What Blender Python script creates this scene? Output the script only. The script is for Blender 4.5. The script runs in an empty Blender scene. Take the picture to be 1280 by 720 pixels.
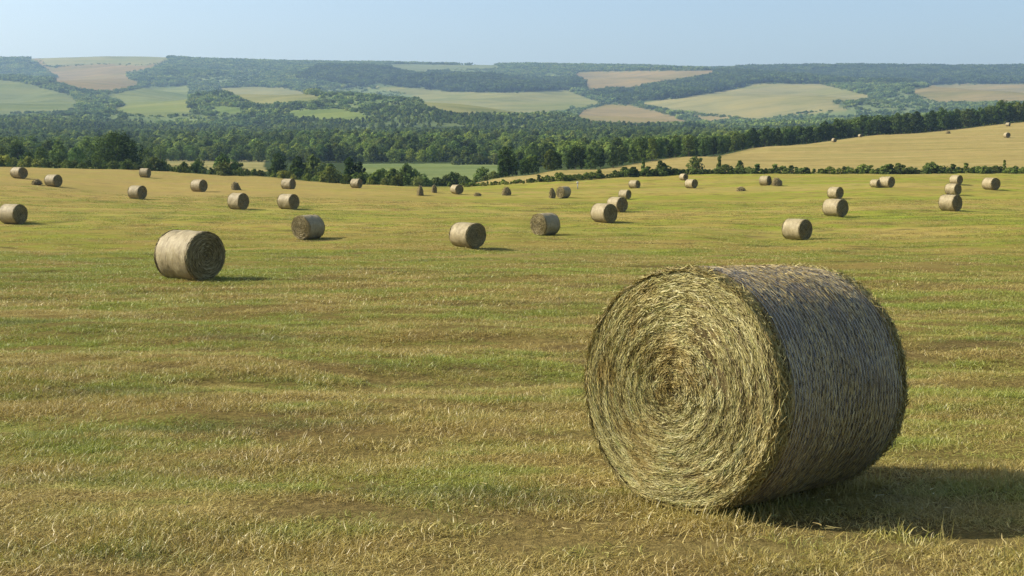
import bpy, math, random
import numpy as np

PI = math.pi
SC = bpy.context.scene
COL = SC.collection
RNG = np.random.default_rng(11)
random.seed(5)

# ------------------------------------------------------------------ camera maths
F = 1600.0                         # focal length in photo pixels (photo is 1280 wide)
PITCH = math.atan(170 / 1600)
CP, SP = math.cos(PITCH), math.sin(PITCH)

def ray(px, py):
    xn = (np.asarray(px, float) - 640) / F
    yn = (360 - np.asarray(py, float)) / F
    return xn, CP + yn * SP, -SP + yn * CP

def proj(X, Y, Z):
    zc = Y * CP - Z * SP
    yc = Y * SP + Z * CP
    zc = np.where(np.abs(zc) < 1e-3, 1e-3, zc)
    return 640 + F * X / zc, 360 - F * yc / zc

# ------------------------------------------------------------------ noise
def vnoise(x, y, seed=0):
    x = np.asarray(x, float); y = np.asarray(y, float)
    xi = np.floor(x).astype(np.int64); yi = np.floor(y).astype(np.int64)
    fx = x - xi; fy = y - yi
    fx = fx * fx * (3 - 2 * fx); fy = fy * fy * (3 - 2 * fy)
    def h(a, b):
        n = (a * 374761393 + b * 668265263 + seed * 974634777) & 0xFFFFFFFF
        n = ((n ^ (n >> 13)) * 1274126177) & 0xFFFFFFFF
        return ((n ^ (n >> 16)) & 0xFFFF) / 32767.5 - 1
    return ((h(xi, yi) * (1 - fx) + h(xi + 1, yi) * fx) * (1 - fy)
            + (h(xi, yi + 1) * (1 - fx) + h(xi + 1, yi + 1) * fx) * fy)

def fbm(x, y, seed=0, o=3):
    s = 0; a = 1
    for k in range(o):
        s = s + a * vnoise(x * 2 ** k, y * 2 ** k, seed + k * 7); a *= .5
    return s / 1.6

def sstep(a, b, x):
    t = np.clip((x - a) / (b - a), 0, 1)
    return t * t * (3 - 2 * t)

# ------------------------------------------------------------------ terrain heights (camera eye is z = 0)
NEAR = [(-40, 0.5), (0, -1.72), (8.19, -2.225), (20, -2.92), (38.7, -3.92)]
CREST_X = [-200, 0, 180, 320, 445, 560, 640, 700, 860, 960, 1100, 1280, 1500]
CREST_D = [232, 230, 240, 250, 232, 240, 265, 290, 380, 470, 540, 620, 690]
RIDGE_X = [-200, 0, 100, 150, 200, 320, 640, 860, 960, 1280, 1500]
RIDGE_Y = [75, 73.5, 71.5, 71, 71.5, 76, 82, 86, 86, 84.5, 84]
COLS = {
    -200: [(72, 311), (100, 279), (150, 231), (200, 216), (232, 209), (280, 211), (400, 206), (560, 203)],
    0: [(72, 311), (100, 279), (150, 231), (200, 216), (230, 209), (280, 211), (400, 206), (560, 203)],
    180: [(72, 311), (100, 278), (141, 249.5), (190, 229), (240, 213.5), (290, 215), (400, 209), (560, 202)],
    320: [(72, 310), (100, 279.5), (125, 262.5), (160, 243), (185, 235.5), (210, 229.5), (250, 221), (320, 216), (400, 211), (560, 203.5)],
    445: [(72, 310), (100, 280), (125, 263), (160, 246), (200, 235.5), (232, 231.5), (330, 224), (400, 218), (560, 205.5)],
    560: [(72, 310), (100, 280), (126, 265), (160, 250), (190, 242), (240, 235), (330, 226), (400, 219.5), (560, 204.5)],
    640: [(72, 310), (100, 279), (126, 266), (165, 248.5), (200, 239), (235, 230.5), (265, 221), (330, 222), (450, 212), (600, 202)],
    700: [(72, 310), (86, 294), (126, 267), (165, 248.5), (200, 238), (235, 226), (290, 213), (330, 214), (450, 205), (600, 196)],
    860: [(72, 310), (89, 291), (126, 265), (165, 247), (200, 235), (260, 218), (320, 206), (380, 196), (430, 198), (600, 192)],
    960: [(72, 312), (89, 300), (109, 275), (140, 257), (171, 244), (200, 232), (262, 217), (360, 201), (470, 183), (520, 184.5), (600, 182)],
    1100: [(72, 313), (89, 297), (109, 273.5), (140, 252), (171, 237.5), (200, 229), (262, 217), (380, 195), (540, 168.5), (600, 169.5)],
    1280: [(72, 311), (89, 290), (117, 265), (160, 244), (200, 231), (262, 216.5), (400, 187), (500, 168), (620, 152.5), (680, 154)],
    1500: [(72, 311), (89, 290), (117, 265), (160, 244), (200, 230), (262, 215), (400, 180), (500, 160), (690, 139), (740, 141)],
}
HILLS = {
    -200: [(800, 190), (1100, 173), (1500, 154), (2000, 136), (2600, 118), (3300, 101), (4000, 87)],
    960: [(800, 181), (1100, 168), (1500, 153), (2000, 138), (2600, 122), (3300, 106), (4000, 94)],
    1280: [(900, 152), (1200, 146), (1500, 139), (2000, 130), (2600, 119), (3300, 106), (4000, 94)],
    1500: [(900, 140), (1200, 138), (1500, 134), (2000, 128), (2600, 118), (3300, 106), (4000, 94)],
}

def pchip(x, y, xq):
    x = np.array(x, float); y = np.array(y, float)
    h = np.diff(x); dl = np.diff(y) / h
    m = np.zeros(len(x))
    for k in range(1, len(x) - 1):
        if dl[k - 1] * dl[k] > 0:
            w1 = 2 * h[k] + h[k - 1]; w2 = h[k] + 2 * h[k - 1]
            m[k] = (w1 + w2) / (w1 / dl[k - 1] + w2 / dl[k])
    m[0] = dl[0]; m[-1] = dl[-1]
    i = np.clip(np.searchsorted(x, xq) - 1, 0, len(x) - 2)
    t = (xq - x[i]) / h[i]
    t2, t3 = t * t, t * t * t
    return ((2 * t3 - 3 * t2 + 1) * y[i] + (t3 - 2 * t2 + t) * h[i] * m[i]
            + (-2 * t3 + 3 * t2) * y[i + 1] + (t3 - t2) * h[i] * m[i + 1])

DG = np.concatenate([np.linspace(-40, 5, 46), np.geomspace(5.05, 11000, 1500)])
PXG = np.array(sorted(COLS), float)

def build_table():
    rows = []
    hx = sorted(HILLS)
    for px in sorted(COLS):
        pts = list(NEAR)
        for d, y in COLS[px]:
            _, ry, rz = ray(px, y); pts.append((d, float(rz / ry * d)))
        b = next((h for h in hx if h >= px), hx[-1])
        a = max([h for h in hx if h <= px])
        w = 0 if a == b else (px - a) / (b - a)
        ha, hb = HILLS[a], HILLS[b]
        for (da, ya), (db, yb) in zip(ha, hb):
            d = da * (1 - w) + db * w; y = ya * (1 - w) + yb * w
            if d > pts[-1][0] * 1.12:
                _, ry, rz = ray(px, y); pts.append((d, float(rz / ry * d)))
        y = float(np.interp(px, RIDGE_X, RIDGE_Y))
        _, ry, rz = ray(px, y); zr = float(rz / ry * 4600); pts.append((4600, zr))
        pts += [(5200, zr + 14), (7000, zr - 40), (11000, zr - 120)]
        d, z = zip(*pts)
        rows.append(pchip(d, z, DG))
    return np.array(rows)
TAB = build_table()

def ground(X, Y):
    """terrain height at world x, y"""
    X = np.asarray(X, float); Y = np.asarray(Y, float)
    px = np.clip(640 + F * X / np.maximum(Y, 30), -199.9, 1499.9)
    # smooth the columns into each other
    ci = np.clip(np.searchsorted(PXG, px) - 1, 0, len(PXG) - 2)
    t = (px - PXG[ci]) / (PXG[ci + 1] - PXG[ci])
    t = t * .55 + .45 * t * t * (3 - 2 * t)
    di = np.clip(np.searchsorted(DG, Y) - 1, 0, len(DG) - 2)
    s = np.clip((Y - DG[di]) / (DG[di + 1] - DG[di]), 0, 1)
    z = ((TAB[ci, di] * (1 - s) + TAB[ci, di + 1] * s) * (1 - t)
         + (TAB[ci + 1, di] * (1 - s) + TAB[ci + 1, di + 1] * s) * t)
    far = sstep(25, 70, Y)
    hero = 1 - np.exp(-((X - 1.5) ** 2 + (Y - 8.2) ** 2) / 3.0)
    z = z + hero * (.020 * vnoise(X / 1.6, Y / .55, 3) + .035 * fbm(X / 5 + Y * .05, Y / 1.5, 4))
    z = z + hero * (sstep(7, 14, Y) * (.085 * vnoise(X / 2.0 + Y * .12, Y / 1.25, 13) + .09 * fbm(X / 6, Y / 3, 14)) + .022 * vnoise(X / .5, Y / .42, 15) * (1 - sstep(22, 34, Y)))
    z = z + (.10 * vnoise(X / 16 + Y * .02, Y / 4.5, 5)) * sstep(10, 30, Y)
    z = z + far * .22 * fbm(X / 45, Y / 16, 6) * (1 - .6 * sstep(150, 260, Y))
    hill = sstep(900, 1800, Y)
    z = z + hill * (11 * fbm(X / 240, Y / 420, 8) + 36 * fbm(X / 500 + Y * .0008, Y / 950, 9)) * (1 - sstep(3800, 4500, Y) * .8)
    return z

def hit(px, py, dmin=4, dmax=900):
    d = np.geomspace(dmin, dmax, 4000)
    rx, ry, rz = ray(px, py)
    X = rx / ry * d; Z = rz / ry * d
    g = ground(X, d)
    k = int(np.argmax(g >= Z)) if (g >= Z).any() else len(d) - 1
    return float(X[k]), float(d[k]), float(g[k])

# ------------------------------------------------------------------ object helpers
def tag(o, label=None, cat=None, group=None, kind=None):
    if label: o['label'] = label
    if cat: o['category'] = cat
    if group: o['group'] = group
    if kind: o['kind'] = kind
    return o

def mesh_from(name, V, faces_n, idx, mats=(), attrs=None, fmat=None, smooth=False):
    """V (n,3); faces_n: int loop count per face or constant; idx flat loop indices"""
    me = bpy.data.meshes.new(name)
    V = np.ascontiguousarray(V, np.float32); idx = np.ascontiguousarray(idx, np.int32).ravel()
    nf = len(idx) // faces_n if np.isscalar(faces_n) else len(faces_n)
    cnt = np.full(nf, faces_n, np.int32) if np.isscalar(faces_n) else np.asarray(faces_n, np.int32)
    me.vertices.add(len(V)); me.vertices.foreach_set('co', V.ravel())
    me.loops.add(len(idx)); me.loops.foreach_set('vertex_index', idx)
    me.polygons.add(nf)
    st = np.concatenate([[0], np.cumsum(cnt)[:-1]]).astype(np.int32)
    me.polygons.foreach_set('loop_start', st)
    me.polygons.foreach_set('loop_total', cnt)
    if fmat is not None: me.polygons.foreach_set('material_index', np.ascontiguousarray(fmat, np.int32))
    if smooth: me.polygons.foreach_set('use_smooth', np.ones(nf, bool))
    for m in mats: me.materials.append(m)
    for k, v in (attrs or {}).items():
        v = np.ascontiguousarray(v, np.float32)
        if v.ndim == 1:
            a = me.attributes.new(k, 'FLOAT', 'POINT'); a.data.foreach_set('value', v)
        elif v.shape[1] == 3:
            a = me.attributes.new(k, 'FLOAT_VECTOR', 'POINT'); a.data.foreach_set('vector', v.ravel())
        else:
            a = me.attributes.new(k, 'FLOAT_COLOR', 'POINT'); a.data.foreach_set('color', v.ravel())
    me.update(calc_edges=True)
    return me

class Geo:
    """collects vertex / quad arrays with a few per-vertex values"""
    def __init__(s): s.V = []; s.I = []; s.R = []; s.M = []; s.n = 0
    def add(s, V, quads, rnd, mat=0):
        V = np.asarray(V, float).reshape(-1, 3); q = np.asarray(quads).reshape(-1, 4)
        s.V.append(V); s.I.append(q + s.n); s.R.append(np.broadcast_to(rnd, (len(V),)).astype(float))
        s.M.append(np.full(len(q), mat)); s.n += len(V)
    def ribbons(s, P, S, W, rnd, mat=0):
        """P (n,k,3) centre lines, S (n,3)|(n,k,3) sideways unit vectors, W (n,k) half widths"""
        n, k, _ = P.shape
        if S.ndim == 2: S = np.repeat(S[:, None, :], k, 1)
        V = np.stack([P - S * W[..., None], P + S * W[..., None]], 2)      # n,k,2,3
        base = (np.arange(n) * k * 2)[:, None] + (np.arange(k - 1) * 2)[None]
        q = np.stack([base, base + 1, base + 3, base + 2], -1)
        s.add(V.reshape(-1, 3), q.reshape(-1, 4), np.repeat(rnd, k * 2), mat)
    def mesh(s, name, mats, smooth=False):
        return mesh_from(name, np.concatenate(s.V), 4, np.concatenate(s.I), mats,
                         {'rnd': np.concatenate(s.R)}, np.concatenate(s.M), smooth)

def link(name, me, parent=None, loc=None):
    o = bpy.data.objects.new(name, me); COL.objects.link(o)
    if parent: o.parent = parent
    if loc is not None: o.location = loc
    return o

def empty(name, loc=(0, 0, 0), rot=(0, 0, 0)):
    o = bpy.data.objects.new(name, None); COL.objects.link(o)
    o.empty_display_size = .3; o.location = loc; o.rotation_euler = rot
    return o

def copy_tree(o, parent=None):
    c = o.copy(); COL.objects.link(c)
    if parent: c.parent = parent
    for ch in list(o.children): copy_tree(ch, c)
    return c

# ------------------------------------------------------------------ node helpers
def new_mat(name):
    m = bpy.data.materials.new(name); m.use_nodes = True
    nt = m.node_tree; nt.nodes.clear()
    return m, nt

class NT:
    def __init__(s, nt): s.nt = nt
    def n(s, t, **k):
        o = s.nt.nodes.new(t)
        for a, b in k.items(): setattr(o, a, b)
        return o
    def l(s, a, b): s.nt.links.new(a, b)
    def setin(s, sock, v):
        if hasattr(v, 'is_output') or isinstance(v, bpy.types.NodeSocket): s.l(v, sock)
        else: sock.default_value = v
    def math(s, op, a, b=None, c=None, clamp=False):
        o = s.n('ShaderNodeMath', operation=op); o.use_clamp = clamp
        s.setin(o.inputs[0], a)
        if b is not None: s.setin(o.inputs[1], b)
        if c is not None: s.setin(o.inputs[2], c)
        return o.outputs[0]
    def mix(s, f, a, b, blend='MIX'):
        o = s.n('ShaderNodeMix', data_type='RGBA', blend_type=blend)
        s.setin(o.inputs[0], f); s.setin(o.inputs[6], a); s.setin(o.inputs[7], b)
        return o.outputs[2]
    def noise(s, vec, scale, detail=3, rough=.5, sc=(1, 1, 1), rot=0):
        if sc != (1, 1, 1) or rot:
            mp = s.n('ShaderNodeMapping'); mp.inputs['Scale'].default_value = sc
            mp.inputs['Rotation'].default_value = (0, 0, rot)
            s.l(vec, mp.inputs[0]); vec = mp.outputs[0]
        o = s.n('ShaderNodeTexNoise'); s.l(vec, o.inputs['Vector'])
        o.inputs['Scale'].default_value = scale; o.inputs['Detail'].default_value = detail
        o.inputs['Roughness'].default_value = rough
        return o.outputs[0]
    def step(s, v, a, b):
        o = s.n('ShaderNodeMapRange', interpolation_type='SMOOTHSTEP')
        s.setin(o.inputs[0], v); o.inputs[1].default_value = a; o.inputs[2].default_value = b
        return o.outputs[0]
    def ramp(s, v, stops):
        o = s.n('ShaderNodeValToRGB'); s.setin(o.inputs[0], v)
        e = o.color_ramp.elements
        while len(e) < len(stops): e.new(.5)
        for k, (p, c) in enumerate(stops): e[k].position = p; e[k].color = (*c, 1)
        return o.outputs[0]
    def attr(s, name, out='Fac', typ='GEOMETRY'):
        o = s.n('ShaderNodeAttribute', attribute_type=typ, attribute_name=name)
        return o.outputs[out]
    def out(s, sh):
        o = s.n('ShaderNodeOutputMaterial'); s.l(sh, o.inputs[0])

RGB = lambda r, g, b: (r, g, b, 1)

# ------------------------------------------------------------------ the colour of the mown field, shared by soil and blades
def field_colour(T, pos):
    """returns (colour, patch) of mown grass at a world position"""
    big = T.noise(pos, .05, 3, .55, (.7, 1.2, 0), .25)
    mid = T.noise(pos, .30, 4, .6, (.55, 1.15, 0), -.15)
    sml = T.noise(pos, 1.15, 3, .6, (.6, 1.2, 0), .1)
    g = T.math('ADD', T.math('MULTIPLY', big, .55), T.math('ADD', T.math('MULTIPLY', mid, .65), T.math('MULTIPLY', sml, .45)))
    green = T.step(g, .70, .945)
    straw = T.ramp(sml, [(.30, (.31, .225, .055)), (.5, (.39, .305, .070)), (.7, (.47, .375, .105))])
    grn = T.ramp(mid, [(.3, (.185, .215, .025)), (.7, (.315, .35, .040))])
    c = T.mix(green, straw, grn)
    brown = T.math('MULTIPLY', T.step(T.noise(pos, .8, 4, .65, (.6, 1.1, 0), .07), .58, .72), .5)
    c = T.mix(brown, c, RGB(.20, .13, .065))
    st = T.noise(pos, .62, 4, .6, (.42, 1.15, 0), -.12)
    c = T.mix(T.math('MULTIPLY', T.step(st, .55, .64), .75), c, RGB(.105, .088, .030))  # dark streaks: shade of the field's hollows painted into the grass colour
    return c, green

def mat_ground():
    m, nt = new_mat('field_and_valley_ground'); T = NT(nt)
    pos = T.n('ShaderNodeNewGeometry').outputs['Position']
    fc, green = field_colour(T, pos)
    fine = T.noise(pos, 14, 4, .7)
    fc = T.mix(T.step(fine, .35, .7), T.mix(.35, fc, RGB(.10, .075, .035)), fc)
    # mown swaths: long thin streaks across the slope
    sw = T.noise(pos, .9, 3, .55, (.06, 1, 0), .05)
    sw2 = T.noise(pos, .22, 3, .55, (.10, 1, 0), -.03)
    fc = T.mix(T.math('MULTIPLY', T.step(sw, .50, .66), .38), fc, RGB(.15, .135, .045))
    fc = T.mix(T.math('MULTIPLY', T.step(sw2, .52, .68), .35), fc, RGB(.38, .30, .115))
    # golden slope behind the hedge
    gn = T.noise(pos, .06, 4, .6, (.35, 1.2, 0), .35)
    gs = T.noise(pos, .5, 3, .6, (.12, 1, 0), .30)
    gold = T.ramp(gn, [(.3, (.21, .162, .055)), (.5, (.285, .22, .076)), (.72, (.235, .20, .066))])
    gold = T.mix(T.math('MULTIPLY', T.step(gs, .5, .66), .55), gold, RGB(.17, .145, .045))
    gs2 = T.noise(pos, .11, 3, .6, (.14, 1, 0), .30)
    gold = T.mix(T.math('MULTIPLY', T.step(gs2, .5, .64), .5), gold, RGB(.19, .17, .05))
    gold = T.mix(T.math('MULTIPLY', T.step(gs2, .45, .32), .4), gold, RGB(.36, .28, .11))
    sw3 = T.noise(pos, .045, 3, .6, (.16, 1, 0), .06)
    fc = T.mix(T.math('MULTIPLY', T.step(sw3, .50, .62), .45), fc, RGB(.20, .175, .045))
    fc = T.mix(T.math('MULTIPLY', T.step(sw3, .46, .34), .40), fc, RGB(.34, .255, .09))
    fc = T.mix(T.math('MULTIPLY', T.attr('dry'), T.math('ADD', T.math('MULTIPLY', sw3, .5), .32)), fc, RGB(.33, .235, .092))
    soil = T.mix(T.step(fine, .3, .7), RGB(.050, .034, .016), RGB(.13, .095, .038))
    fc = T.mix(T.math('MULTIPLY', T.attr('thatch'), .8), fc, soil)
    fc = T.mix(1, fc, T.mix(T.attr('thatch'), RGB(.86, .86, .84), RGB(1, 1, 1)), 'MULTIPLY')
    c = T.mix(T.attr('gold'), fc, gold)
    # the far crops, meadows and woodland floors
    cr = T.n('ShaderNodeAttribute', attribute_name='crop')
    v1 = T.noise(pos, .012, 4, .6, (.7, 1, 0), .4); v2 = T.noise(pos, .06, 3, .6, (.25, 1, 0), .2)
    v = T.math('ADD', T.math('MULTIPLY', v1, .9), T.math('MULTIPLY', v2, .45))
    cc = T.mix(1, cr.outputs['Color'], T.ramp(v, [(.42, (.62, .70, .66)), (.68, (1, 1, 1)), (.9, (1.22, 1.12, 1.0))]), 'MULTIPLY')
    v3 = T.noise(pos, .0045, 4, .6, (.6, 1, 0), .5)
    cc = T.mix(T.math('MULTIPLY', T.step(v3, .48, .62), .55), cc, T.mix(1, cc, RGB(.74, .86, .62), 'MULTIPLY'))
    v4 = T.noise(pos, .02, 4, .6, (.12, 1, 0), .15)
    cc = T.mix(T.math('MULTIPLY', T.step(v4, .52, .66), .5), cc, T.mix(1, cc, RGB(.66, .70, .62), 'MULTIPLY'))
    c = T.mix(cr.outputs['Alpha'], c, cc)
    b = T.n('ShaderNodeBsdfPrincipled'); T.l(c, b.inputs['Base Color'])
    b.inputs['Roughness'].default_value = 1; b.inputs['Specular IOR Level'].default_value = 0
    bp = T.n('ShaderNodeBump'); bp.inputs['Strength'].default_value = .6; bp.inputs['Distance'].default_value = .06
    hh = T.math('ADD', fine, T.math('MULTIPLY', T.noise(pos, 2.2, 3, .6, (.3, 1.3, 0)), 2.0))
    T.l(hh, bp.inputs['Height']); T.l(bp.outputs[0], b.inputs['Normal'])
    T.out(b.outputs[0])
    return m

def mat_grass():
    m, nt = new_mat('mown_grass_blades'); T = NT(nt)
    pos = T.n('ShaderNodeNewGeometry').outputs['Position']
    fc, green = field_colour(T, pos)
    r = T.attr('rnd')
    dry = T.ramp(r, [(0, (.24, .165, .05)), (.35, (.42, .325, .095)), (.62, (.66, .54, .20)), (.8, (.34, .27, .055)), (1, (.20, .125, .045))])
    liv = T.ramp(r, [(0, (.12, .16, .024)), (.4, (.22, .26, .038)), (.7, (.33, .34, .062)), (1, (.16, .21, .03))])
    own = T.mix(T.step(T.math('ADD', T.math('MULTIPLY', green, .85), T.math('MULTIPLY', T.math('FRACT', T.math('MULTIPLY', r, 17.3)), .5)), .38, .80), dry, liv)
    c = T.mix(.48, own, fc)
    d = T.n('ShaderNodeBsdfDiffuse'); T.l(c, d.inputs[0])
    t = T.n('ShaderNodeBsdfTranslucent'); T.l(c, t.inputs[0])
    g = T.n('ShaderNodeBsdfGlossy'); g.inputs['Roughness'].default_value = .45; g.inputs[0].default_value = RGB(1, 1, .95)
    x = T.n('ShaderNodeMixShader'); x.inputs[0].default_value = .30
    T.l(d.outputs[0], x.inputs[1]); T.l(t.outputs[0], x.inputs[2])
    y = T.n('ShaderNodeMixShader'); y.inputs[0].default_value = .035
    T.l(x.outputs[0], y.inputs[1]); T.l(g.outputs[0], y.inputs[2])
    T.out(y.outputs[0])
    return m

def mat_leaf(name, lo, mid, hi, trans=.33):
    m, nt = new_mat(name); T = NT(nt)
    oi = T.n('ShaderNodeObjectInfo')
    r = T.attr('rnd')
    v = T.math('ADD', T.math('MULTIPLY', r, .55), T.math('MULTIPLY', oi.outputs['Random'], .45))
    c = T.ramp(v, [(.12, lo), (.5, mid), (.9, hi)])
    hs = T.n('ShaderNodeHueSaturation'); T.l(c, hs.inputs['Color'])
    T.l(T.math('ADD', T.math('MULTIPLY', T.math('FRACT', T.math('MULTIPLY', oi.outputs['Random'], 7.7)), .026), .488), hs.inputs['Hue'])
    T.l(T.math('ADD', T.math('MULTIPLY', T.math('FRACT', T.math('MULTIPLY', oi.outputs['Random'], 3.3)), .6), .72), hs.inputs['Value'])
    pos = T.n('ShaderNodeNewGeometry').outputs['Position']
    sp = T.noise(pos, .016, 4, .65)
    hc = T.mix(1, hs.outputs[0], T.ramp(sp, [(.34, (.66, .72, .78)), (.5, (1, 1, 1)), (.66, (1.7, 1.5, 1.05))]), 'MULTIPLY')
    d = T.n('ShaderNodeBsdfDiffuse'); T.l(hc, d.inputs[0])
    t = T.n('ShaderNodeBsdfTranslucent'); T.l(hc, t.inputs[0])
    x = T.n('ShaderNodeMixShader'); x.inputs[0].default_value = trans
    T.l(d.outputs[0], x.inputs[1]); T.l(t.outputs[0], x.inputs[2])
    T.out(x.outputs[0])
    return m

def mat_bark():
    m, nt = new_mat('bark'); T = NT(nt)
    tc = T.n('ShaderNodeTexCoord').outputs['Object']
    c = T.ramp(T.noise(tc, 3, 4, .6, (1, 1, .25)), [(.3, (.07, .05, .035)), (.7, (.16, .125, .09))])
    b = T.n('ShaderNodeBsdfPrincipled'); T.l(c, b.inputs['Base Color']); b.inputs['Roughness'].default_value = .95
    T.out(b.outputs[0]); return m

def mat_straw(name, stops, patch=None, pf=.0, rough=.6, spec=.25):
    """loose straw strands; every strand has its own value 'rnd'"""
    m, nt = new_mat(name); T = NT(nt)
    tc = T.n('ShaderNodeTexCoord').outputs['Object']
    c = T.ramp(T.attr('rnd'), stops)
    if patch:
        n = T.noise(tc, 3.2, 4, .65)
        c = T.mix(T.math('MULTIPLY', T.step(n, .5, .66), pf), c, patch)
    fl = T.noise(tc, 45, 2, .5)
    c = T.mix(T.step(fl, .3, .7), T.mix(.25, c, RGB(.10, .08, .04)), c)
    b = T.n('ShaderNodeBsdfPrincipled'); T.l(c, b.inputs['Base Color'])
    b.inputs['Roughness'].default_value = rough; b.inputs['Specular IOR Level'].default_value = spec
    T.out(b.outputs[0]); return m

def polar(T):
    tc = T.n('ShaderNodeTexCoord').outputs['Object']
    s = T.n('ShaderNodeSeparateXYZ'); T.l(tc, s.inputs[0])
    ang = T.math('ARCTAN2', s.outputs['Z'], s.outputs['Y'])
    r = T.math('SQRT', T.math('ADD', T.math('MULTIPLY', s.outputs['Y'], s.outputs['Y']), T.math('MULTIPLY', s.outputs['Z'], s.outputs['Z'])))
    return tc, s, ang, r

def mat_bale_side(name, a, b_, c_):
    m, nt = new_mat(name); T = NT(nt)
    tc, s, ang, r = polar(T)
    v = T.n('ShaderNodeCombineXYZ'); T.l(s.outputs['X'], v.inputs[0]); T.l(T.math('MULTIPLY', ang, .16), v.inputs[1]); T.l(r, v.inputs[2])
    n1 = T.noise(v.outputs[0], 38, 3, .6); n2 = T.noise(tc, 3.0, 4, .6); n3 = T.noise(v.outputs[0], 9, 3, .6)
    f = T.math('ADD', T.math('MULTIPLY', n1, .42), T.math('ADD', T.math('MULTIPLY', n2, .42), T.math('MULTIPLY', n3, .22)))
    c = T.ramp(f, [(.38, a), (.52, b_), (.66, c_)])
    b = T.n('ShaderNodeBsdfPrincipled'); T.l(c, b.inputs['Base Color'])
    b.inputs['Roughness'].default_value = .62; b.inputs['Specular IOR Level'].default_value = .25
    bp = T.n('ShaderNodeBump'); bp.inputs['Strength'].default_value = .7; bp.inputs['Distance'].default_value = .02
    T.l(n1, bp.inputs['Height']); T.l(bp.outputs[0], b.inputs['Normal'])
    T.out(b.outputs[0]); return m

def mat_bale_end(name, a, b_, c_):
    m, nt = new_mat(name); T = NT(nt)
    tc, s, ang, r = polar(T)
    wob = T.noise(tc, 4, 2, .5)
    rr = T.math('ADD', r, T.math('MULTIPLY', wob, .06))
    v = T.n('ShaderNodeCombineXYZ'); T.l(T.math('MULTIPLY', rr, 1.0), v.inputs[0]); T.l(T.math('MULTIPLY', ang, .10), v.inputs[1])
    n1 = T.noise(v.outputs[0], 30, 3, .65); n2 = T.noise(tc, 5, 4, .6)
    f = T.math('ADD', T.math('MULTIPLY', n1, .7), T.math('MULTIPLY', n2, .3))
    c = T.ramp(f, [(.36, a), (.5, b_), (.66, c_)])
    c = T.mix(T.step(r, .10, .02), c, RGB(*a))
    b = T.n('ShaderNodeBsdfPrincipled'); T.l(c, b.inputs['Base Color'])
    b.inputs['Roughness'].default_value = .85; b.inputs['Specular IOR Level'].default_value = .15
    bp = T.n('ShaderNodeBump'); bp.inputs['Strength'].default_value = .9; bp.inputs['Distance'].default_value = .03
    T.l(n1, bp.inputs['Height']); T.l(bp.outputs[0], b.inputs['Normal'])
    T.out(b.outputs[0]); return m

M = {
    'ground': mat_ground(), 'grass': mat_grass(), 'bark': mat_bark(),
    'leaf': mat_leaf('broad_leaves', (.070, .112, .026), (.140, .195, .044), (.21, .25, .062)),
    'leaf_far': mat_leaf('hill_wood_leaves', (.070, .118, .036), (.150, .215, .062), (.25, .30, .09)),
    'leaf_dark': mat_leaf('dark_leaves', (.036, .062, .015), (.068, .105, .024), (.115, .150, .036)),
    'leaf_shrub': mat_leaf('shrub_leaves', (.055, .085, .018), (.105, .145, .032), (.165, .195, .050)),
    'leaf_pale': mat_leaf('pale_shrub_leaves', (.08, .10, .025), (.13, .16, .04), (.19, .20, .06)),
    'face_straw': mat_straw('hay_end_straw', [(0, (.13, .085, .030)), (.22, (.21, .172, .050)), (.5, (.36, .31, .098)), (.72, (.49, .43, .165)), (.88, (.62, .56, .28)), (1, (.27, .285, .075))], RGB(.34, .235, .06), .55),
    'rim_straw': mat_straw('hay_rim_straw', [(0, (.16, .115, .035)), (.4, (.34, .27, .085)), (.75, (.46, .38, .14)), (1, (.30, .29, .085))]),
    'side_straw': mat_straw('wrapped_straw', [(0, (.18, .118, .034)), (.3, (.35, .25, .078)), (.6, (.53, .41, .15)), (.85, (.68, .56, .25)), (1, (.38, .275, .08))], RGB(.22, .155, .07), .6, .45, .35),
    'face_core': mat_bale_end('hay_end_core', (.05, .035, .013), (.09, .066, .024), (.15, .115, .042)),
    'side_core': mat_bale_side('wrapped_core', (.06, .044, .022), (.11, .086, .047), (.17, .138, .08)),
    'net': mat_straw('net_wrap_thread', [(0, (.46, .44, .40)), (1, (.60, .58, .53))], None, 0, .4, .4),
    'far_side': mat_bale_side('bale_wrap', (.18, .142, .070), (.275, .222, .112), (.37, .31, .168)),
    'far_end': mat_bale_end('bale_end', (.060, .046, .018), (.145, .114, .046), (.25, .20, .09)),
    'far_straw': mat_straw('bale_straw', [(0, (.14, .10, .04)), (.5, (.30, .24, .09)), (1, (.46, .38, .18))]),
    'stake': mat_straw('weathered_stake', [(0, (.40, .38, .34)), (1, (.62, .60, .55))]),
}

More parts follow.
